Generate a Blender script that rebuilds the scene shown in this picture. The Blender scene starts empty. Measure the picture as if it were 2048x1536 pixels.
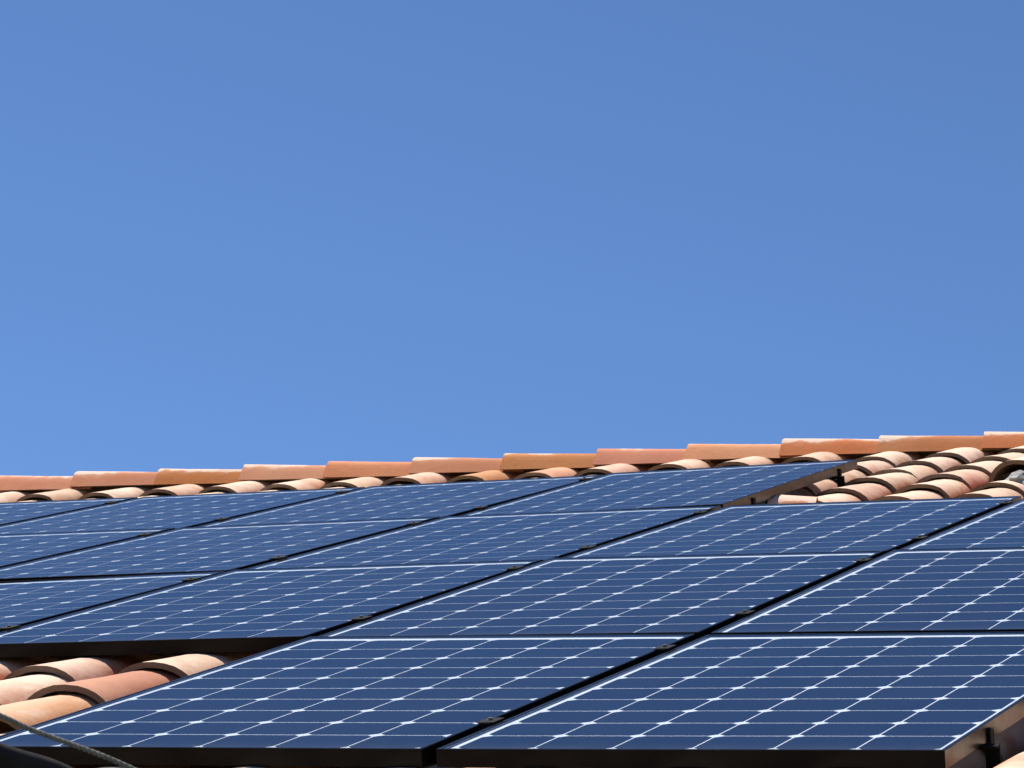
import bpy, math, random
from mathutils import Matrix, Vector, noise

R_ = math.radians
random.seed(7)
scene = bpy.context.scene
COL = scene.collection
PITCH = R_(19.0)          # roof pitch
EAVE_H = 3.6              # height of the roof-frame origin above the ground
# roof frame: u = along the eave (x), v = up the slope, w = out of the roof
ROOF = Matrix.Translation((0, 0, EAVE_H)) @ Matrix.Rotation(PITCH, 4, 'X')

# ------------------------------------------------------------------ camera
cam_d = bpy.data.cameras.new('camera')
cam = bpy.data.objects.new('camera', cam_d)
COL.objects.link(cam)
right = Vector((0.93033339, 0.3611043, -0.06390206))
down = Vector((-0.04461405, -0.06150958, -0.9971089))
fwd = Vector((-0.3639909, 0.93049463, -0.04111409))
mc = Matrix.Identity(4)
for i in range(3):
    mc[i][0], mc[i][1], mc[i][2] = right[i], -down[i], -fwd[i]
mc[0][3], mc[1][3], mc[2][3] = 3.58285, -6.05310, 0.93496
cam.matrix_world = ROOF @ mc
cam_d.sensor_fit = 'HORIZONTAL'
cam_d.sensor_width = 36.0
cam_d.lens = 7028.85 / 2048 * 36.0
cam_d.clip_start = 0.05
cam_d.clip_end = 3000
cam_d.dof.use_dof = True
cam_d.dof.focus_distance = 9.5
cam_d.dof.aperture_fstop = 34
scene.camera = cam

# ------------------------------------------------------------------ light
SUN_DIR = Vector((-0.40, 0.14, 0.90)).normalized()      # towards the sun
elev = math.asin(SUN_DIR.z)
azim = math.atan2(SUN_DIR.x, SUN_DIR.y)
world = bpy.data.worlds.new('World')
scene.world = world
world.use_nodes = True
wn = world.node_tree.nodes
wl = world.node_tree.links
wn.clear()
sky = wn.new('ShaderNodeTexSky')
sky.sky_type = 'NISHITA'
sky.sun_disc = False
sky.sun_elevation = elev
sky.sun_rotation = azim
sky.altitude = 3000
sky.air_density = 1.0
sky.dust_density = 0.0
sky.ozone_density = 10.0
bg = wn.new('ShaderNodeBackground')
bg.inputs['Strength'].default_value = 0.087
wo = wn.new('ShaderNodeOutputWorld')
wl.new(sky.outputs[0], bg.inputs[0])
wl.new(bg.outputs[0], wo.inputs[0])
sun_d = bpy.data.lights.new('sun', 'SUN')
sun_d.energy = 5.0
sun_d.angle = R_(0.53)
sun_d.color = (1.0, 0.955, 0.89)
sun = bpy.data.objects.new('sun', sun_d)
COL.objects.link(sun)
sun.rotation_euler = SUN_DIR.to_track_quat('Z', 'Y').to_euler()
sun.location = (0, 0, 20)
vs = scene.view_settings
vs.view_transform = 'Standard'
vs.look = 'None'
vs.exposure = 0.60
vs.gamma = 1.0
vs.use_curve_mapping = False
scene.render.engine = 'CYCLES'
scene.cycles.max_bounces = 8
scene.cycles.transparent_max_bounces = 12


# ------------------------------------------------------------------ helpers
def tag(o, label=None, cat=None, group=None, kind=None):
    if label: o['label'] = label
    if cat: o['category'] = cat
    if group: o['group'] = group
    if kind: o['kind'] = kind
    return o


def link(name, me, parent=None, mw=None):
    o = bpy.data.objects.new(name, me)
    COL.objects.link(o)
    if parent is not None:
        o.parent = parent
    if mw is not None:
        o.matrix_local = mw
    return o


class MB:
    """collects geometry for one mesh"""
    def __init__(s):
        s.v, s.f, s.mi, s.sm = [], [], [], []

    def add(s, vs, fs, mi=0, smooth=False, M=None):
        n = len(s.v)
        s.v += [tuple(M @ Vector(p)) if M else tuple(p) for p in vs]
        for f in fs:
            s.f.append(tuple(i + n for i in f))
            s.mi.append(mi)
            s.sm.append(smooth)
        return n

    def box(s, x0, x1, y0, y1, z0, z1, mi=0, c=0.0, M=None):
        """box; c = chamfer of all edges parallel to z and of the top"""
        if c <= 0:
            vs = [(x, y, z) for z in (z0, z1) for x, y in ((x0, y0), (x1, y0), (x1, y1), (x0, y1))]
            s.add(vs, [(3, 2, 1, 0), (4, 5, 6, 7), (0, 1, 5, 4), (1, 2, 6, 5), (2, 3, 7, 6), (3, 0, 4, 7)], mi, False, M)
            return
        def ring(d, z):
            return [(x0 + d, y0 + d, z), (x1 - d, y0 + d, z), (x1 - d, y1 - d, z), (x0 + d, y1 - d, z)]
        vs = ring(c, z0) + ring(0, z0 + c) + ring(0, z1 - c) + ring(c, z1)
        fs = [(3, 2, 1, 0), (12, 13, 14, 15)]
        for k in range(3):
            for i in range(4):
                j = (i + 1) % 4
                fs.append((4 * k + i, 4 * k + j, 4 * k + 4 + j, 4 * k + 4 + i))
        s.add(vs, fs, mi, False, M)

    def cyl(s, c, r, z0, z1, n=6, mi=0, M=None):
        vs = [(c[0] + r * math.cos(2 * math.pi * i / n), c[1] + r * math.sin(2 * math.pi * i / n), z) for z in (z0, z1) for i in range(n)]
        fs = [tuple(range(n - 1, -1, -1)), tuple(range(n, 2 * n))]
        fs += [(i, (i + 1) % n, n + (i + 1) % n, n + i) for i in range(n)]
        s.add(vs, fs, mi, False, M)

    def mesh(s, name, mats):
        me = bpy.data.meshes.new(name)
        me.from_pydata(s.v, [], s.f)
        for m in mats:
            me.materials.append(m)
        me.polygons.foreach_set('material_index', s.mi)
        me.polygons.foreach_set('use_smooth', s.sm)
        me.update()
        return me


# ------------------------------------------------------------------ materials
def new_mat(name):
    m = bpy.data.materials.new(name)
    m.use_nodes = True
    nt = m.node_tree
    b = nt.nodes['Principled BSDF']
    return m, nt, b


def N(nt, t, **kw):
    n = nt.nodes.new(t)
    for k, v in kw.items():
        setattr(n, k, v)
    return n


def ramp(nt, src, stops):
    r = N(nt, 'ShaderNodeValToRGB')
    e = r.color_ramp.elements
    while len(e) < len(stops):
        e.new(0.5)
    for el, (p, c) in zip(e, stops):
        el.position = p
        el.color = c if len(c) == 4 else (*c, 1)
    nt.links.new(src, r.inputs[0])
    return r


def mixc(nt, fac, a, b, mode='MIX'):
    m = N(nt, 'ShaderNodeMix', data_type='RGBA', blend_type=mode)
    for sock, val in ((m.inputs[0], fac), (m.inputs[6], a), (m.inputs[7], b)):
        if hasattr(val, 'links') or isinstance(val, bpy.types.NodeSocket):
            nt.links.new(val, sock)
        elif isinstance(val, (int, float)):
            sock.default_value = val
        else:
            sock.default_value = (*val, 1)
    return m.outputs[2]


def mth(nt, op, a, b=None, c=None, clamp=False):
    m = N(nt, 'ShaderNodeMath', operation=op, use_clamp=clamp)
    for i, val in enumerate((a, b, c)):
        if val is None:
            continue
        if isinstance(val, bpy.types.NodeSocket):
            nt.links.new(val, m.inputs[i])
        else:
            m.inputs[i].default_value = val
    return m.outputs[0]


def tile_material(name, clay_a, clay_b, patina_sunlit, pat_sun_amt, island=False, stops=((.46, 0), (.62, .42), (.82, .72), (1.05, 1))):
    """fired clay: colour varies tile by tile, lime wear pales cover crests, painted sunlight pales ridge tops"""
    m, nt, b = new_mat(name)
    L = nt.links
    tc = N(nt, 'ShaderNodeTexCoord')
    oi = N(nt, 'ShaderNodeObjectInfo')
    pc = N(nt, 'ShaderNodeSeparateColor')
    nt.links.new(oi.outputs['Color'], pc.inputs[0])
    if island:
        rnd = N(nt, 'ShaderNodeNewGeometry').outputs['Random Per Island']
    else:
        rnd = N(nt, 'ShaderNodeObjectInfo').outputs['Random']
    off = N(nt, 'ShaderNodeCombineXYZ')
    L.new(mth(nt, 'MULTIPLY', rnd, 37.0), off.inputs[0])
    L.new(mth(nt, 'MULTIPLY', rnd, 91.0), off.inputs[1])
    va = N(nt, 'ShaderNodeVectorMath', operation='ADD')
    L.new(tc.outputs['Object'], va.inputs[0])
    L.new(off.outputs[0], va.inputs[1])
    co = va.outputs[0]

    def nz(scale, detail=4, rough=.6, sx=1, sy=1):
        mp = N(nt, 'ShaderNodeMapping')
        mp.inputs['Scale'].default_value = (sx, sy, 1)
        L.new(co, mp.inputs[0])
        n = N(nt, 'ShaderNodeTexNoise')
        n.inputs['Scale'].default_value = scale
        n.inputs['Detail'].default_value = detail
        n.inputs['Roughness'].default_value = rough
        L.new(mp.outputs[0], n.inputs['Vector'])
        return n.outputs['Fac']
    big = nz(7, 3, .55, 1, .55)
    mid = nz(26, 5, .65)
    fine = nz(170, 4, .7)
    crest = N(nt, 'ShaderNodeAttribute', attribute_name='crest').outputs['Fac']
    clay = mixc(nt, ramp(nt, big, [(.35, (0, 0, 0)), (.65, (1, 1, 1))]).outputs[0], clay_a, clay_b)
    # per-tile value/hue shift
    hs = N(nt, 'ShaderNodeHueSaturation')
    L.new(mth(nt, 'MULTIPLY_ADD', rnd, .020, .498), hs.inputs['Hue'])
    L.new(mth(nt, 'MULTIPLY_ADD', mth(nt, 'FRACT', mth(nt, 'MULTIPLY', rnd, 7.3)), .28, .86), hs.inputs['Value'])
    L.new(mth(nt, 'MULTIPLY_ADD', mth(nt, 'FRACT', mth(nt, 'MULTIPLY', rnd, 13.7)), .25, .85), hs.inputs['Saturation'])
    L.new(clay, hs.inputs['Color'])
    # mask for weathered cover crests and ridge tops painted as sunlit
    w = mth(nt, 'ADD', mth(nt, 'MULTIPLY', crest, 1.0), mth(nt, 'MULTIPLY', mth(nt, 'SUBTRACT', big, .5), 1.1))
    w = mth(nt, 'ADD', w, mth(nt, 'MULTIPLY', mth(nt, 'SUBTRACT', mid, .5), .35))
    w = mth(nt, 'ADD', w, mth(nt, 'MULTIPLY', mth(nt, 'FRACT', mth(nt, 'MULTIPLY', rnd, 3.1)), .3))
    pm = ramp(nt, w, [(p_, (c_,) * 3) for p_, c_ in stops]).outputs[0]
    col = mixc(nt, mth(nt, 'MULTIPLY', mth(nt, 'MULTIPLY', pm, pat_sun_amt), pc.outputs[0]), hs.outputs[0], patina_sunlit)
    # irregular patches on the flanks where the raw clay shows
    st = ramp(nt, nz(9, 3, .5, 1, .6), [(.545, (0, 0, 0)), (.585, (1, 1, 1))]).outputs[0]
    st = mth(nt, 'MULTIPLY', st, mth(nt, 'SUBTRACT', .72, mth(nt, 'MULTIPLY', crest, .55)))
    col = mixc(nt, st, col, hs.outputs[0])
    # small dark lichen specks and grey dust
    sp = ramp(nt, nz(60, 2, .5), [(.66, (0, 0, 0)), (.74, (1, 1, 1))]).outputs[0]
    col = mixc(nt, mth(nt, 'MULTIPLY', sp, .28), col, (.24, .17, .12))
    gr = ramp(nt, fine, [(.3, (.86, .86, .86)), (.7, (1.06, 1.06, 1.06))]).outputs[0]
    col = mixc(nt, 1.0, col, gr, 'MULTIPLY')
    L.new(col, b.inputs['Base Color'])
    b.inputs['Roughness'].default_value = .82
    b.inputs['Specular IOR Level'].default_value = .25
    bp = N(nt, 'ShaderNodeBump')
    bp.inputs['Strength'].default_value = .5
    bp.inputs['Distance'].default_value = .005
    L.new(mth(nt, 'ADD', mth(nt, 'MULTIPLY', mid, .7), mth(nt, 'MULTIPLY', fine, .4)), bp.inputs['Height'])
    L.new(bp.outputs[0], b.inputs['Normal'])
    return m


CLAY = ((.43, .118, .040), (.52, .185, .080))
M_TILE = tile_material('terracotta_cover', CLAY[0], CLAY[1], (.74, .565, .420), .95)
M_TILE_S = tile_material('terracotta_cover_mass', CLAY[0], CLAY[1], (.74, .565, .420), .95, True)
M_RIDGE = tile_material('terracotta_ridge', (.54, .140, .040), (.58, .180, .062), (.76, .56, .43), .85, stops=((.84, 0), (1.04, .25), (1.22, 1)))  # pale stops along the top paint the sun's bright strip into the colour
M_EDGE_SHADE = tile_material('terracotta_shaded_edge', (.165, .108, .070), (.21, .14, .092), (.25, .175, .115), .5)  # tile mouths and insides: clay darkened, their shade painted into the colour


def simple(name, col, rough=.5, metal=0.0, nscale=30, namt=.15, spec=.5):
    m, nt, b = new_mat(name)
    tc = N(nt, 'ShaderNodeTexCoord')
    n = N(nt, 'ShaderNodeTexNoise')
    n.inputs['Scale'].default_value = nscale
    n.inputs['Detail'].default_value = 5
    nt.links.new(tc.outputs['Object'], n.inputs['Vector'])
    lo = tuple(c * (1 - namt) for c in col)
    hi = tuple(min(1, c * (1 + namt)) for c in col)
    r = ramp(nt, n.outputs['Fac'], [(.3, lo), (.7, hi)])
    nt.links.new(r.outputs[0], b.inputs['Base Color'])
    rr = ramp(nt, n.outputs['Fac'], [(.3, (rough * .85,) * 3), (.7, (min(1, rough * 1.15),) * 3)])
    nt.links.new(rr.outputs[0], b.inputs['Roughness'])
    b.inputs['Metallic'].default_value = metal
    b.inputs['Specular IOR Level'].default_value = spec
    return m


M_FRAME = simple('black_anodised_frame', (.005, .0048, .0048), .25, .0, 25, .08, .10)
M_BLACK = simple('black_metal', (.016, .016, .017), .45, .0, 50, .3)
M_MATT = simple('matt_black_metal', (.010, .011, .011), .75, .0, 90, .5, .1)
M_STEEL = simple('steel_bolt', (.42, .42, .42), .35, .9, 80, .2)
M_BOLT = simple('dulled_bolt', (.10, .10, .10), .45, .6, 80, .2)
M_BACK = simple('white_backsheet', (.60, .66, .72), .7, 0, 12, .03, .0)
M_STRIP = simple('silver_ribbon', (.62, .66, .70), .4, .3, 20, .05)
M_WALL = simple('lime_render', (.62, .55, .44), .9, 0, 6, .1, .2)
M_DECK = simple('roof_boards', (.10, .07, .05), .9, 0, 9, .3, .2)
M_MORTAR = simple('mortar', (.30, .29, .27), .95, 0, 40, .25, .2)
M_GROUND = simple('scrub_ground', (.060, .065, .035), .95, 0, .4, .3, .2)
M_CABLE = simple('weathered_cable', (.29, .25, .205), .8, 0, 40, .25, .3)
M_CABLE2 = simple('dark_sheathed_cable', (.030, .025, .021), .75, 0, 40, .25, .1)


def cell_material():
    m, nt, b = new_mat('silicon_cell')
    oi = N(nt, 'ShaderNodeObjectInfo')
    tc = N(nt, 'ShaderNodeTexCoord')
    c = ramp(nt, oi.outputs['Random'], [(0, (.0025, .0075, .025)), (1, (.0045, .0115, .034))])
    # screen-printed fingers: fine silver lines across the cell
    w = N(nt, 'ShaderNodeTexWave', wave_type='BANDS', bands_direction='X')
    w.inputs['Scale'].default_value = 110
    nt.links.new(tc.outputs['Object'], w.inputs['Vector'])
    f = ramp(nt, w.outputs['Fac'], [(.90, (0, 0, 0)), (.99, (1, 1, 1))])
    col = mixc(nt, mth(nt, 'MULTIPLY', f.outputs[0], .03), c.outputs[0], (.30, .33, .38))
    nt.links.new(col, b.inputs['Base Color'])
    b.inputs['Roughness'].default_value = .6
    b.inputs['Specular IOR Level'].default_value = .0
    return m


def glass_material():
    """float glass: clear, mirrors by Fresnel, a thin film of dust"""
    m = bpy.data.materials.new('solar_glass')
    m.use_nodes = True
    nt = m.node_tree
    nt.nodes.clear()
    L = nt.links
    out = N(nt, 'ShaderNodeOutputMaterial')
    tr = N(nt, 'ShaderNodeBsdfTransparent')
    gl = N(nt, 'ShaderNodeBsdfGlossy')
    gl.inputs['Roughness'].default_value = .03
    df = N(nt, 'ShaderNodeBsdfDiffuse')
    df.inputs['Color'].default_value = (.40, .37, .33, 1)
    tc = N(nt, 'ShaderNodeTexCoord')
    oi = N(nt, 'ShaderNodeObjectInfo')
    geo = N(nt, 'ShaderNodeNewGeometry')
    fr = N(nt, 'ShaderNodeFresnel')
    fr.inputs['IOR'].default_value = 1.24
    front = mth(nt, 'SUBTRACT', 1.0, geo.outputs['Backfacing'])
    fac = mth(nt, 'MULTIPLY', mth(nt, 'MULTIPLY', fr.outputs[0], .88), front)   # anti-reflective coat
    n = N(nt, 'ShaderNodeTexNoise')
    n.inputs['Scale'].default_value = 2.2
    n.inputs['Detail'].default_value = 6
    n.inputs['Roughness'].default_value = .62
    mp = N(nt, 'ShaderNodeMapping')
    va = N(nt, 'ShaderNodeVectorMath', operation='ADD')
    L.new(tc.outputs['Object'], va.inputs[0])
    cx = N(nt, 'ShaderNodeCombineXYZ')
    L.new(mth(nt, 'MULTIPLY', oi.outputs['Random'], 50.0), cx.inputs[0])
    L.new(cx.outputs[0], va.inputs[1])
    mp.inputs['Scale'].default_value = (1, .5, 1)
    L.new(va.outputs[0], mp.inputs[0])
    L.new(mp.outputs[0], n.inputs['Vector'])
    dust = ramp(nt, n.outputs['Fac'], [(.38, (.001,) * 3), (.75, (.016,) * 3)]).outputs[0]
    sx = N(nt, 'ShaderNodeSeparateXYZ')
    L.new(tc.outputs['Object'], sx.inputs[0])
    n2 = N(nt, 'ShaderNodeTexNoise')
    n2.inputs['Scale'].default_value = 14
    n2.inputs['Detail'].default_value = 4
    L.new(va.outputs[0], n2.inputs['Vector'])
    edge = N(nt, 'ShaderNodeMapRange')            # silt left by rain along the lower frame
    edge.inputs['From Min'].default_value = .10
    edge.inputs['From Max'].default_value = .012
    L.new(sx.outputs[1], edge.inputs['Value'])
    silt = mth(nt, 'MULTIPLY', mth(nt, 'POWER', edge.outputs[0], 2.0), mth(nt, 'MULTIPLY', n2.outputs['Fac'], .07))
    sc_ = N(nt, 'ShaderNodeSeparateColor')
    L.new(oi.outputs['Color'], sc_.inputs[0])
    dust = mth(nt, 'ADD', mth(nt, 'MULTIPLY', dust, sc_.outputs[0]), silt)
    dust = mth(nt, 'MULTIPLY', dust, front)
    mx = N(nt, 'ShaderNodeMixShader')
    L.new(fac, mx.inputs[0])
    L.new(tr.outputs[0], mx.inputs[1])
    L.new(gl.outputs[0], mx.inputs[2])
    mx2 = N(nt, 'ShaderNodeMixShader')
    L.new(dust, mx2.inputs[0])
    L.new(mx.outputs[0], mx2.inputs[1])
    L.new(df.outputs[0], mx2.inputs[2])
    L.new(mx2.outputs[0], out.inputs[0])
    return m


M_CELL = cell_material()
M_GLASS = glass_material()

# ------------------------------------------------------------------ layout data
PU, PV = 1.010, 1.672        # panel pitch across / up the slope
PW, PL, PT = 0.980, 1.650, 0.035
# panel: (column, row from the bottom): (height, tilt along u, tilt along v)
PANELS = {
    (0, 0): (-.0020, -.0121, .0038), (1, 0): (-.0139, -.0091, .0025),
    (-2, 1): (-.0037, .0163, .0019), (-1, 1): (.0074, .0047, .0024), (0, 1): (.0069, -.0063, .0062), (1, 1): (-.0001, -.0081, .0090),
    (-3, 2): (-.0054, .0050, -.0013), (-2, 2): (.0013, .0087, -.0015), (-1, 2): (.0081, .0056, -.0017), (0, 2): (.0101, -.0010, -.0024), (1, 2): (.0050, -.0094, -.0026),
    (-4, 3): (-.0156, .0034, -.0029), (-3, 3): (-.0103, .0070, -.0028), (-2, 3): (-.0013, .0112, -.0003), (-1, 3): (.0134, .0174, .0053)}
LABELS = {
    (0, 0): 'solar panel in the lowest row, its left frame against sunlit roof tiles',
    (1, 0): 'largest, nearest solar panel, at the bottom right with its side frame exposed',
    (-2, 1): 'solar panel cut off at the left edge just above the lower left roof tiles',
    (-1, 1): 'solar panel whose lower edge overhangs the sunlit tiles at lower left',
    (0, 1): 'solar panel in the middle of the second row from the bottom',
    (1, 1): 'solar panel at the right edge in the second row from the bottom',
    (-3, 2): 'small visible corner of a solar panel, left edge, third row from the bottom',
    (-2, 2): 'solar panel at left in the third row, dark gap below it',
    (-1, 2): 'solar panel in the third row, below the rightmost panel of the top row',
    (0, 2): 'solar panel in the third row directly below the bare tiles at upper right',
    (1, 2): 'solar panel corner at the right edge, third row, beside the bare tiles',
    (-4, 3): 'leftmost solar panel of the top row under the ridge, corner only',
    (-3, 3): 'second solar panel from the left in the top row under the ridge',
    (-2, 3): 'third solar panel from the left in the top row under the ridge',
    (-1, 3): 'rightmost solar panel of the top row, side frame exposed beside bare tiles'}


for key_ in ((-1, 1), (0, 1), (1, 1), (-1, 2), (0, 2), (1, 2), (-2, 2), (-3, 2), (-4, 3), (-3, 3), (-2, 3), (-1, 3)):
    a_, bu_, bv_ = PANELS[key_]
    k_ = .0014 if key_ in ((-2, 2), (-3, 2)) else .0030
    PANELS[key_] = (a_ + (.001 if k_ < .002 else 0), bu_, bv_ + k_)


def warp(u, v):
    """the old roof sags and bulges by a centimetre or two"""
    sw = sz = 0.0
    for (c, r), (a, bu, bv) in PANELS.items():
        cu, cv = c * PU + .495, r * PV + .825
        du = max(-.6, min(.6, u - cu))
        dv = max(-.9, min(.9, v - cv))
        w = math.exp(-((u - cu) ** 2 + (v - cv) ** 2) / (2 * .75 ** 2)) + 1e-7
        sw += w
        sz += w * (a + bu * du + bv * dv)
    return sz / sw


# ------------------------------------------------------------------ ground and house
g = MB()
g.add([(-900, -900, 0), (900, -900, 0), (900, 900, 0), (-900, 900, 0)], [(0, 1, 2, 3)])
tag(link('ground', g.mesh('ground', [M_GROUND])), 'dark scrubby ground around the house', kind='structure')

house = link('tiled_house', None)
house.empty_display_size = .3
house.location = (0, 0, 0)
tag(house, 'low house with pale walls and a roof of terracotta barrel tiles', 'house')
U0, U1, V_EAVE, V_RIDGE = -9.0, 5.2, -.62, 8.12


def rp(u, v, w):
    return ROOF @ Vector((u, v, w))


DECK = -.215
e1 = rp(0, V_EAVE + .12, DECK)
top = rp(0, V_RIDGE, DECK)
back = Vector((0, 2 * top.y - e1.y, e1.z))
d = MB()
pts = [e1, top, back]
th = Vector((0, 0, -.12))
vs_ = []
for u in (U0, U1):
    for p in pts:
        vs_.append((u, p.y, p.z))
    for p in reversed(pts):
        vs_.append((u, p.y, p.z - .12))
d.add(vs_, [tuple(range(5, -1, -1)), tuple(range(6, 12))] + [(i, (i + 1) % 6, 6 + (i + 1) % 6, 6 + i) for i in range(6)])
roof = link('roof', d.mesh('roof_deck', [M_DECK]), house)
w = MB()
wy0, wy1 = e1.y + .30, back.y - .30
gx0, gx1 = U0 + .2, U1 - .2
zt = lambda y: (e1.z + (y - e1.y) * math.tan(PITCH) if y <= top.y else e1.z + (back.y - y) * math.tan(PITCH)) - .125
prof = [(wy0, 0), (wy0, zt(wy0)), (top.y, zt(top.y)), (wy1, zt(wy1)), (wy1, 0)]
vv = [(gx0, y, z) for y, z in prof] + [(gx1, y, z) for y, z in prof]
w.add(vv, [(0, 1, 2, 3, 4), (9, 8, 7, 6, 5)] + [(i, i + 5, (i + 1) % 5 + 5, (i + 1) % 5) for i in range(5)])
link('wall', w.mesh('wall', [M_WALL]), house)

# ------------------------------------------------------------------ tiles


def arch(mb, L, w0, h0, w1, h1, t, nseg=14, nlen=4, seed=0, invert=False, rag=.0, crest=None, angular=False):
    """tapered barrel tile, mouth at y=0, head at y=L, base on z=0"""
    def prof(w, h, y, s, inner):
        out = []
        for i in range(nseg + 1):
            a = math.pi * i / nseg
            x = -math.cos(a)
            x = math.copysign(abs(x) ** .92, x) * (w / 2)
            z = math.sin(a) ** .88 * h
            if angular:      # nearly straight flanks, flat narrow top
                x, z = RIDGE_PROF(i / nseg)
                x, z = x * w, z * h
            nn = noise.noise((x * 14 + seed * 3.7, y * 5 + seed, z * 9))
            z += .0025 * nn * (1 if h > .03 else 0)
            yy = y
            if y < .001 and rag:
                yy += rag * noise.noise((x * 35 + seed, seed * 1.7, 3.1))
            if invert:
                z = -z
            out.append((x, yy, z))
        return out
    rows_o, rows_i = [], []
    for k in range(nlen + 1):
        f = k / nlen
        y = L * f
        w_, h_ = w0 + (w1 - w0) * f, h0 + (h1 - h0) * f
        rows_o.append(prof(w_, h_, y, seed, False))
        rows_i.append(prof(w_ - 2 * t, h_ - t, y, seed, True))
    n1 = nseg + 1
    flip = not invert

    def grid(rows, rev, mi):
        vs = [p for r in rows for p in r]
        fs = []
        for k in range(nlen):
            for i in range(nseg):
                q = (k * n1 + i, (k + 1) * n1 + i, (k + 1) * n1 + i + 1, k * n1 + i + 1)
                fs.append(q[::-1] if rev else q)
        mb.add(vs, fs, mi, True)
        if crest is not None:
            for p in vs:
                crest.append(max(0, min(1, abs(p[2]) / h0)))
    grid(rows_o, flip, 0)
    grid(rows_i, not flip, 1)
    for k, rev in ((0, False), (nlen, True)):
        vs = rows_o[k] + rows_i[k]
        fs = [(i, i + 1, n1 + i + 1, n1 + i) for i in range(nseg)]
        if rev != flip:
            fs = [f[::-1] for f in fs]
        mb.add(vs, fs, 1 if k == 0 else 0, False)
        if crest is not None:
            crest += [.2] * len(vs)
    for i in (0, nseg):
        vs = [r[i] for r in rows_o] + [r[i] for r in rows_i]
        m_ = nlen + 1
        fs = [(k, k + 1, m_ + k + 1, m_ + k) for k in range(nlen)]
        if (i == 0) == (not flip):
            fs = [f[::-1] for f in fs]
        mb.add(vs, fs, 1, False)
        if crest is not None:
            crest += [0] * len(vs)


def RIDGE_PROF(t):
    tab = [(-.5, 0), (-.455, .22), (-.405, .46), (-.35, .70), (-.30, .86), (-.22, .955), (-.12, .99), (0, 1)]
    m = t if t <= .5 else 1 - t
    f = m * 2 * (len(tab) - 1)
    k = min(int(f), len(tab) - 2)
    f -= k
    x = tab[k][0] + (tab[k + 1][0] - tab[k][0]) * f
    z = tab[k][1] + (tab[k + 1][1] - tab[k][1]) * f
    return (x if t <= .5 else -x), z


def tile_mesh(name, mats, *a, **k):
    mb, cr = MB(), []
    arch(mb, *a, crest=cr, **k)
    me = mb.mesh(name, mats)
    at = me.attributes.new('crest', 'FLOAT', 'POINT')
    at.data.foreach_set('value', cr)
    return me


STEP, PITCH_U = .391, .295
COVER = (.47, .246, .096, .204, .077, .0145)
PAN = (.47, .170, .052, .205, .060, .013)
cover_meshes = [tile_mesh('cover_tile', [M_TILE, M_EDGE_SHADE], *COVER, seed=s, rag=.010) for s in range(6)]
pan_meshes = [tile_mesh('pan_tile', [M_TILE, M_EDGE_SHADE], *PAN, nseg=10, nlen=2, seed=s, invert=True, rag=.005) for s in range(3)]


def under_panel(u, v, m=.0):
    for (c, r) in PANELS:
        if c * PU - m < u < c * PU + PW + m and r * PV - m < v < r * PV + PL + m:
            return True
    return False


def in_view(u, v):
    q = Vector((u - 3.58285, v + 6.0531, -.06 - .93496))
    z = q.dot(fwd)
    x = q.dot(right) / z * 7028.85 + 1024
    y = q.dot(down) / z * 7028.85 + 768
    return -260 < x < 2300 and y < 1720


def merge_mass(name, items, meshes, mat):
    """far or covered tiles joined into one mesh"""
    vs, fs, mi, sm, cr = [], [], [], [], []
    cache = []
    for me in meshes:
        cache.append(([v.co.copy() for v in me.vertices], [tuple(p.vertices) for p in me.polygons],
                      [p.material_index for p in me.polygons], [p.use_smooth for p in me.polygons],
                      [x.value for x in me.attributes['crest'].data]))
    for k, M in items:
        a = cache[k]
        n = len(vs)
        vs += [tuple(M @ c) for c in a[0]]
        fs += [tuple(i + n for i in f) for f in a[1]]
        mi += a[2]
        sm += a[3]
        cr += a[4]
    me = bpy.data.meshes.new(name)
    me.from_pydata(vs, [], fs)
    me.materials.append(mat)
    me.materials.append(M_EDGE_SHADE)
    me.polygons.foreach_set('material_index', mi)
    me.polygons.foreach_set('use_smooth', sm)
    at = me.attributes.new('crest', 'FLOAT', 'POINT')
    at.data.foreach_set('value', cr)
    me.update()
    o = link(name, me, roof)
    return tag(o, kind='stuff')


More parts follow.
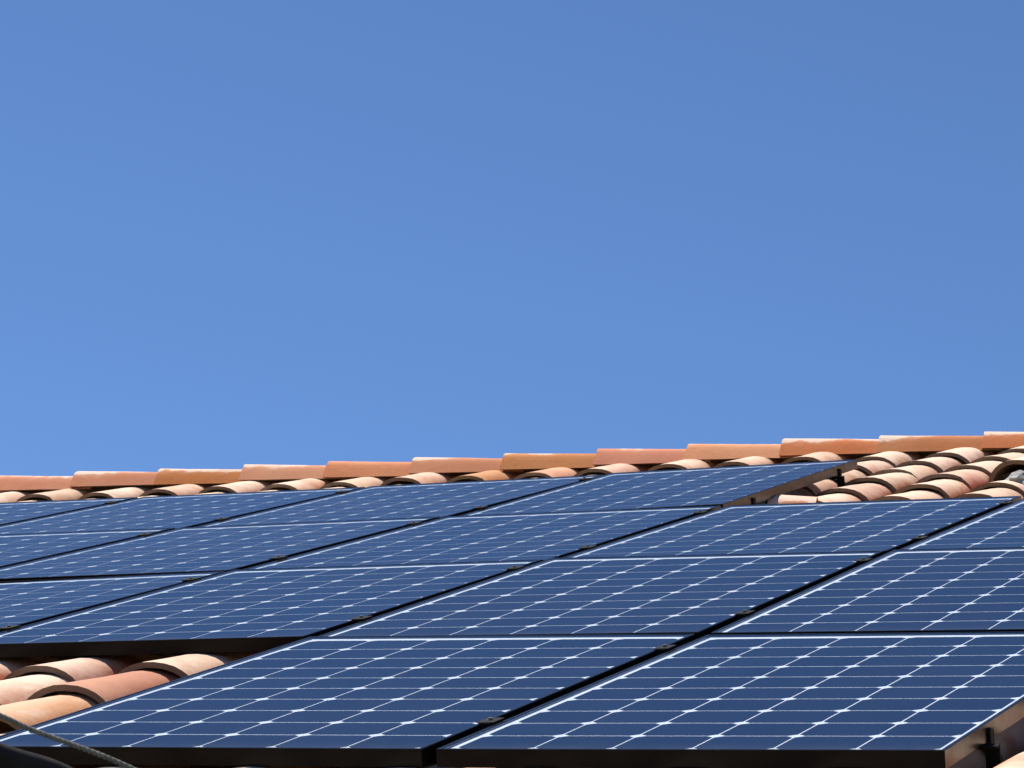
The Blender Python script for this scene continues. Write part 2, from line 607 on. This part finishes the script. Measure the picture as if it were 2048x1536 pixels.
rng = random.Random(11)
V_TOP = 7.68
CRESTZ = -.054
single_c, mass_c, single_p, mass_p = [], [], [], []
J0, J1 = int((U0 - .34) / PITCH_U) + 1, int((U1 - .34) / PITCH_U) - 1
BARE = {(-2, 17): .12, (-8, 0): .25, (-7, 0): .4}       # tiles that kept their raw orange face
for j in range(J0, J1 + 1):
    uj = .34 + PITCH_U * j
    for k in range(0, 22):
        vk = V_TOP - STEP * k
        ju, jv = rng.uniform(-.016, .016), rng.uniform(-.014, .014)
        zz = CRESTZ + warp(uj, vk) + (.012 if k == 0 and uj < -.3 else 0) + rng.uniform(-.004, .004)
        tilt = -.15
        if -2.2 < uj < -.15 and .3 < vk < 1.6:      # no panels here: the covers stand a little prouder
            zz += .030
            ju -= .075
            tilt = -.9
        elif k == 0:
            tilt = 1.4
        if abs(vk + .14) < .05:
            zz = max(zz, -.027 + warp(uj, .05) - .002)
        yaw = R_(rng.uniform(-1.6, 1.6))
        roll = R_(rng.uniform(-2.5, 2.5))
        var = rng.randrange(6)
        # mouth of a cover rides on the head of the one below
        M = ROOF @ Matrix.Translation((uj + ju, vk + jv, zz - COVER[2])) @ Matrix.Rotation(yaw, 4, 'Z') \
            @ Matrix.Rotation(R_(tilt), 4, 'X') @ Matrix.Rotation(roll, 4, 'Y')
        open_ = in_view(uj, vk) and not (under_panel(uj, vk, -.1) and under_panel(uj, vk + .3, -.1))
        (single_c if open_ else mass_c).append((var, M, j, k))
        up = uj + PITCH_U / 2
        vp = vk + .05 + rng.uniform(-.01, .01)
        Mp = ROOF @ Matrix.Translation((up + rng.uniform(-.006, .006), vp, -.128 + warp(up, vp))) @ Matrix.Rotation(R_(-1.6), 4, 'X') \
            @ Matrix.Rotation(R_(rng.uniform(-1, 1)), 4, 'Z')
        open_p = in_view(up, vp) and not (under_panel(up, vp, -.1) and under_panel(up, vp + .3, -.1))
        (single_p if open_p else mass_p).append((var % 3, Mp))
print('cover tiles', len(single_c), len(mass_c), 'pans', len(single_p), len(mass_p))
for var, M, j, k in single_c:
    o = link('cover_tile', cover_meshes[var], roof)
    o.matrix_local = M
    q_ = .62 + .38 * rng.random() ** .6
    if (j, k) in BARE:
        q_ = BARE[(j, k)]
    o.color = (q_, q_, q_, 1)
for var, M in single_p:
    o = link('pan_tile', pan_meshes[var], roof)
    o.matrix_local = M
merge_mass('cover_tile_mass', [(a, M) for a, M, _, _ in mass_c], cover_meshes, M_TILE_S)
merge_mass('pan_tile_mass', mass_p, pan_meshes, M_TILE_S)
# the far slope, behind the ridge
flip = Matrix.Translation((0, 2 * top.y, 0)) @ Matrix.Diagonal((1, -1, 1, 1))
far = []
for j in range(J0, J1 + 1):
    for k in range(0, 4):
        P = rp(.34 + PITCH_U * j, V_TOP - STEP * k, CRESTZ - COVER[2])
        P.y = 2 * top.y - P.y
        far.append((j % 6, Matrix.Translation(P) @ Matrix.Rotation(math.pi, 4, 'Z') @ Matrix.Rotation(PITCH, 4, 'X')))
merge_mass('far_slope_tile_mass', far, cover_meshes, M_TILE_S)

# ridge: each tile's wide left end laps over the narrow right end of its left neighbour
ridge_left = [-4.905, -4.455, -4.009, -3.569, -3.138, -2.709, -2.259, -1.811, -1.384, -.942, -.502, -.041]
RZ = [-.008, -.005, -.005, -.002, -.003, -.003, .001, .004, .008, .014, .012, .010]
k7 = .953   # the ridge line measured at v = 8.8, brought to V_RIDGE
ridge = []
for ul, z in zip(ridge_left, RZ):
    ridge.append((3.58285 + (ul - 3.58285) * (V_RIDGE + 6.0531) / (8.8 + 6.0531), z))
while ridge[0][0] > U0 + .1:
    ridge.insert(0, (ridge[0][0] - .425, ridge[0][1] - .002))
while ridge[-1][0] < U1 - .45:
    ridge.append((ridge[-1][0] + .43, ridge[-1][1] + rng.uniform(-.003, .002)))
ridge_meshes = [tile_mesh('ridge_tile', [M_RIDGE, M_EDGE_SHADE], .52, .225, .092, .190, .074, .017, seed=20 + s, rag=.005, angular=True) for s in range(4)]
for i, (ul, z) in enumerate(ridge):
    P = rp(ul, V_RIDGE, z)
    M = Matrix.Translation(P + Vector((0, 0, -.092))) @ Matrix.Rotation(R_(-90 + rng.uniform(-1, 1)), 4, 'Z') @ Matrix.Rotation(R_(-.5), 4, 'X') @ Matrix.Rotation(R_(rng.uniform(-2, 2)), 4, 'Y')
    o = link('ridge_tile', ridge_meshes[i % 4], roof)
    o.matrix_local = M
# unseen block added under the ridge to stop light leaking through
mb = MB()
P = rp(0, V_RIDGE, -.12)
mb.box(U0 + .1, U1 - .1, P.y - .045, P.y + .045, P.z - .12, P.z - .02)
link('ridge_light_block', mb.mesh('ridge_light_block', [M_MORTAR]), roof)

# a slipped, lifted cover tile with crumbled mortar beside the right-hand bare patch
big = tile_mesh('lifted_tile', [M_TILE, M_EDGE_SHADE], .47, .24, .105, .19, .085, .016, seed=41, rag=.01)
o = link('cover_tile', big, roof)
o.matrix_local = ROOF @ Matrix.Translation((.645, 6.42, -.082)) @ Matrix.Rotation(R_(-7), 4, 'Z') @ Matrix.Rotation(R_(3), 4, 'X') @ Matrix.Rotation(R_(5), 4, 'Y')
o['label'] = 'lifted cover tile propped above its neighbours'
lump = MB()
lv, lf = [], []
nu, nv = 14, 9
for a in range(nv + 1):
    for b_ in range(nu):
        t_, p_ = math.pi * a / nv, 2 * math.pi * b_ / nu
        x, y, z = math.sin(t_) * math.cos(p_), math.sin(t_) * math.sin(p_), math.cos(t_)
        r_ = 1 + .45 * noise.noise((x * 1.7 + 5, y * 1.7, z * 1.7)) + .2 * noise.noise((x * 5, y * 5 + 2, z * 5))
        lv.append((x * .075 * r_, y * .06 * r_, z * .04 * r_))
for a in range(nv):
    for b_ in range(nu):
        c_ = (b_ + 1) % nu
        lf.append((a * nu + b_, (a + 1) * nu + b_, (a + 1) * nu + c_, a * nu + c_))
lump.add(lv, lf)
o = link('mortar_lump', lump.mesh('mortar_lump', [M_MORTAR]))
o.matrix_world = ROOF @ Matrix.Translation((.70, 6.28, -.050))
tag(o, 'crumbled grey mortar lump under the lifted roof tile at the right edge', 'mortar')
# broken orange tile shard beside the top panel's exposed frame
shard = tile_mesh('shard', [M_RIDGE, M_EDGE_SHADE], .17, .15, .05, .15, .05, .014, nseg=8, nlen=2, seed=50, rag=.05)
o = link('tile_shard', shard)
o.matrix_world = ROOF @ Matrix.Translation((-.055, 5.60, -.058)) @ Matrix.Rotation(R_(-78), 4, 'Z') @ Matrix.Rotation(R_(-6), 4, 'X') @ Matrix.Rotation(R_(14), 4, 'Y')
tag(o, 'broken orange tile shard lying beside the top right panel frame', 'tile')

# ------------------------------------------------------------------ solar panels
LIP = .0085
fm = MB()


def ring(x0, y0, x1, y1, z):
    return [(x0, y0, z), (x1, y0, z), (x1, y1, z), (x0, y1, z)]


cb = .0012
rings = [ring(0.030, .030, PW - .030, PL - .030, -PT), ring(0, 0, PW, PL, -PT), ring(0, 0, PW, PL, -cb), ring(cb, cb, PW - cb, PL - cb, 0),
         ring(LIP - .0006, LIP - .0006, PW - LIP + .0006, PL - LIP + .0006, 0), ring(LIP, LIP, PW - LIP, PL - LIP, -.0015), ring(LIP, LIP, PW - LIP, PL - LIP, -PT + .002), ring(.030, .030, PW - .030, PL - .030, -PT + .002)]
vs_ = [p for r in rings for p in r]
fs_ = []
for k in range(len(rings)):
    k2 = (k + 1) % len(rings)
    for i in range(4):
        j = (i + 1) % 4
        fs_.append((4 * k + i, 4 * k + j, 4 * k2 + j, 4 * k2 + i))
fm.add(vs_, fs_)
ME_FRAME = fm.mesh('frame', [M_FRAME])
bm_ = MB()
bm_.box(LIP - .002, PW - LIP + .002, LIP - .002, PL - LIP + .002, -.0085, -.0060)
ME_BACK = bm_.mesh('backsheet', [M_BACK])
gm = MB()
gm.box(LIP - .0015, PW - LIP + .0015, LIP - .0015, PL - LIP + .0015, -.0042, -.0008)
ME_GLASS = gm.mesh('glass', [M_GLASS])
CU, CV = .1565, .1575
GU, GV, CH = .0034, .0046, .0155
cu0 = (PW - 6 * CU) / 2
cv0 = (PL - 10 * CV) / 2
cm = MB()
hx, hy = (CU - GU) / 2, (CV - GV) / 2
oc = [(-hx + CH, -hy), (hx - CH, -hy), (hx, -hy + CH), (hx, hy - CH), (hx - CH, hy), (-hx + CH, hy), (-hx, hy - CH), (-hx, -hy + CH)]
cm.add([(x, y, 0) for x, y in oc] + [(x, y, .00015) for x, y in oc],
       [tuple(range(7, -1, -1)), tuple(range(8, 16))] + [(i, (i + 1) % 8, 8 + (i + 1) % 8, 8 + i) for i in range(8)])
ME_CELL = cm.mesh('cell', [M_CELL])


def panel_matrix(c, r):
    a, bu, bv = PANELS[(c, r)]
    return ROOF @ Matrix.Translation((c * PU + .495, r * PV + .825, a)) @ Matrix.Rotation(-math.atan(bu), 4, 'Y') @ Matrix.Rotation(math.atan(bv), 4, 'X') @ Matrix.Translation((-PW / 2, -PL / 2, 0))


for (c, r) in PANELS:
    e = link('solar_panel', None)
    e.empty_display_size = .1
    e.matrix_world = panel_matrix(c, r)
    tag(e, LABELS[(c, r)], 'solar panel', 'solar panels on the tiled roof')
    link('frame', ME_FRAME, e)
    link('backsheet', ME_BACK, e)
    gl_ = link('glass', ME_GLASS, e)
    q_ = .5 + .45 * max(0, r - c - 1) / 2 + random.random() * .4
    gl_.color = (q_, q_, q_, 1)
    for i in range(6):
        for k in range(10):
            o = link('cell', ME_CELL, e)
            o.location = (cu0 + (i + .5) * CU, cv0 + (k + .5) * CV, -.00597)

# ------------------------------------------------------------------ rails, clamps and feet
RAIL_TXT = ['lowest row', 'second row from the bottom', 'third row from the bottom', 'top row']
mid = MB()
mid.box(-.0185, .0185, -.030, .030, .0008, .0026, c=.0006)
mid.box(-.011, .011, -.032, .032, -PT, .0008)
ME_MID = mid.mesh('mid_clamp', [M_MATT])
bolt = MB()
bolt.cyl((0, 0), .0070, .0026, .0036, 12)
bolt.cyl((0, 0), .0052, .0036, .0070, 6)
ME_BOLT = bolt.mesh('bolt', [M_BOLT])
endc = MB()
endc.box(.0005, .0130, -.012, .010, -.0150, -.0130)
endc.box(.0060, .0105, -.010, .010, -.052, -.0150)
endc.cyl((.0082, .013), .003, -.050, -.018, 6)
ME_END = endc.mesh('end_clamp', [M_MATT])
foot = MB()
foot.box(-.014, .014, -.0045, .0, -.175, -.008)
foot.box(-.014, .014, -.0045, .05, -.179, -.175)
foot.box(-.014, .014, -.030, .0, -.012, -.008)
ME_FOOT = foot.mesh('foot', [M_MATT])
RAILV = (.33, 1.40)
for r in range(4):
    cols = sorted(c for c, rr in PANELS if rr == r)
    for q, lv_ in enumerate(RAILV):
        v = r * PV + lv_
        u0, u1 = cols[0] * PU - .05, cols[-1] * PU + PW + .006

        def zr(u):
            c = max(cols[0], min(cols[-1], int(math.floor(u / PU))))
            a, bu, bv = PANELS[(c, r)]
            return a + bu * (u - c * PU - .495) + bv * (lv_ - .825)
        e = link('mounting_rail', None)
        e.empty_display_size = .1
        e.matrix_world = ROOF @ Matrix.Translation((0, v, 0))
        half = 'lower' if q == 0 else 'upper'
        tag(e, f'black rail under the {half} half of the {RAIL_TXT[r]} of panels', 'rail', 'panel mounting rails')
        bar = MB()
        n = 14
        st = []
        for i in range(n + 1):
            u = u0 + (u1 - u0) * i / n
            z = zr(u) - PT - .001
            st += [(u, -.02, z - .013), (u, .02, z - .013), (u, .02, z), (u, -.02, z)]
        fs_ = [(3, 2, 1, 0), (4 * n, 4 * n + 1, 4 * n + 2, 4 * n + 3)]
        for i in range(n):
            for k in range(4):
                fs_.append((4 * i + k, 4 * i + (k + 1) % 4, 4 * i + 4 + (k + 1) % 4, 4 * i + 4 + k))
        bar.add(st, fs_)
        link('rail_bar', bar.mesh('rail_bar', [M_MATT]), e)
        for c in cols:
            if c + 1 in cols:
                o = link('mid_clamp', ME_MID, e)
                uu = c * PU + PU - (PU - PW) / 2
                o.location = (uu, 0, max(zr(uu - .03), zr(uu + .03)) + .0006)
                b_ = link('bolt', ME_BOLT, o)
        ue = cols[-1] * PU + PW
        o = link('end_clamp', ME_END, e)
        o.location = (ue, 0, zr(ue - .02) + .0006)
        ub = [ue + .016]
        x = .34 + PITCH_U * (math.floor((u0 - .34) / PITCH_U) + 1.5)
        while x < ue - .3:
            ub.append(x)
            x += PITCH_U * 4
        for x in ub:
            o = link('foot', ME_FOOT, e)
            o.location = (x, -.0202, zr(x) - .030)

# ------------------------------------------------------------------ cables in front of the eave


def cam_pt(x, y, dist):
    q = right * ((x - 1024) / 7028.85 * dist) + down * ((y - 768) / 7028.85 * dist) + fwd * dist
    return ROOF @ (q + Vector((3.58285, -6.05310, .93496)))


def tube(name, pts, rad, mat, strands=1, turns=20, nseg=10, n=90):
    """smooth tube through points; strands > 1 gives a twisted bundle"""
    P = []
    t = [0.0]
    for a_, b_ in zip(pts, pts[1:]):
        t.append(t[-1] + (b_ - a_).length)
    m_ = len(pts) - 1
    tan = [(pts[min(k + 1, m_)] - pts[max(k - 1, 0)]) / (t[min(k + 1, m_)] - t[max(k - 1, 0)]) for k in range(m_ + 1)]
    for i in range(n + 1):
        q = t[-1] * i / n
        k = max(k_ for k_ in range(m_) if t[k_] <= q)
        h = t[k + 1] - t[k]
        f = (q - t[k]) / h
        P.append(pts[k] * (2 * f ** 3 - 3 * f * f + 1) + tan[k] * h * (f ** 3 - 2 * f * f + f)
                 + pts[k + 1] * (3 * f * f - 2 * f ** 3) + tan[k + 1] * h * (f ** 3 - f * f))
    mb = MB()
    for s in range(strands):
        vs, fs = [], []
        for i, p in enumerate(P):
            tdir = (P[min(i + 1, n)] - P[max(i - 1, 0)]).normalized()
            a = tdir.cross(Vector((0, 0, 1))).normalized()
            b = tdir.cross(a)
            ph = 2 * math.pi * (s / strands + turns * i / n)
            cc = p + ((a * math.cos(ph) + b * math.sin(ph)) * rad * .92 if strands > 1 else Vector((0, 0, 0)))
            for q in range(nseg):
                an = 2 * math.pi * q / nseg
                vs.append(cc + (a * math.cos(an) + b * math.sin(an)) * rad)
        for i in range(n):
            for q in range(nseg):
                fs.append((i * nseg + q, (i + 1) * nseg + q, (i + 1) * nseg + (q + 1) % nseg, i * nseg + (q + 1) % nseg))
        fs.append(tuple(range(nseg)))
        fs.append(tuple(n * nseg + q for q in range(nseg - 1, -1, -1)))
        mb.add(vs, fs, 0, True)
    return link(name, mb.mesh(name, [mat]))


wall_y = wy0
A1 = Vector((2.35, wall_y - .002, rp(0, V_EAVE, -.7).z))
A2 = Vector((2.05, wall_y - .002, rp(0, V_EAVE, -.8).z))
o = tube('thin_cable', [cam_pt(-1500, 860, 3.9), cam_pt(-500, 1228, 4.3), cam_pt(0, 1431, 4.6), cam_pt(62, 1459, 4.65), cam_pt(265, 1538, 4.8), A1], .0020, M_CABLE, strands=3, turns=110, nseg=6, n=1400)
tag(o, 'thin grey rope-like cable crossing the lower left corner', 'cable')
o = tube('thick_cable', [cam_pt(-1500, 1010, 3.9), cam_pt(-500, 1332, 4.3), cam_pt(0, 1512, 4.6), cam_pt(150, 1566, 4.75), A2], .0165, M_CABLE2, nseg=16)
tag(o, 'thick dark cable in the lower left corner', 'cable')
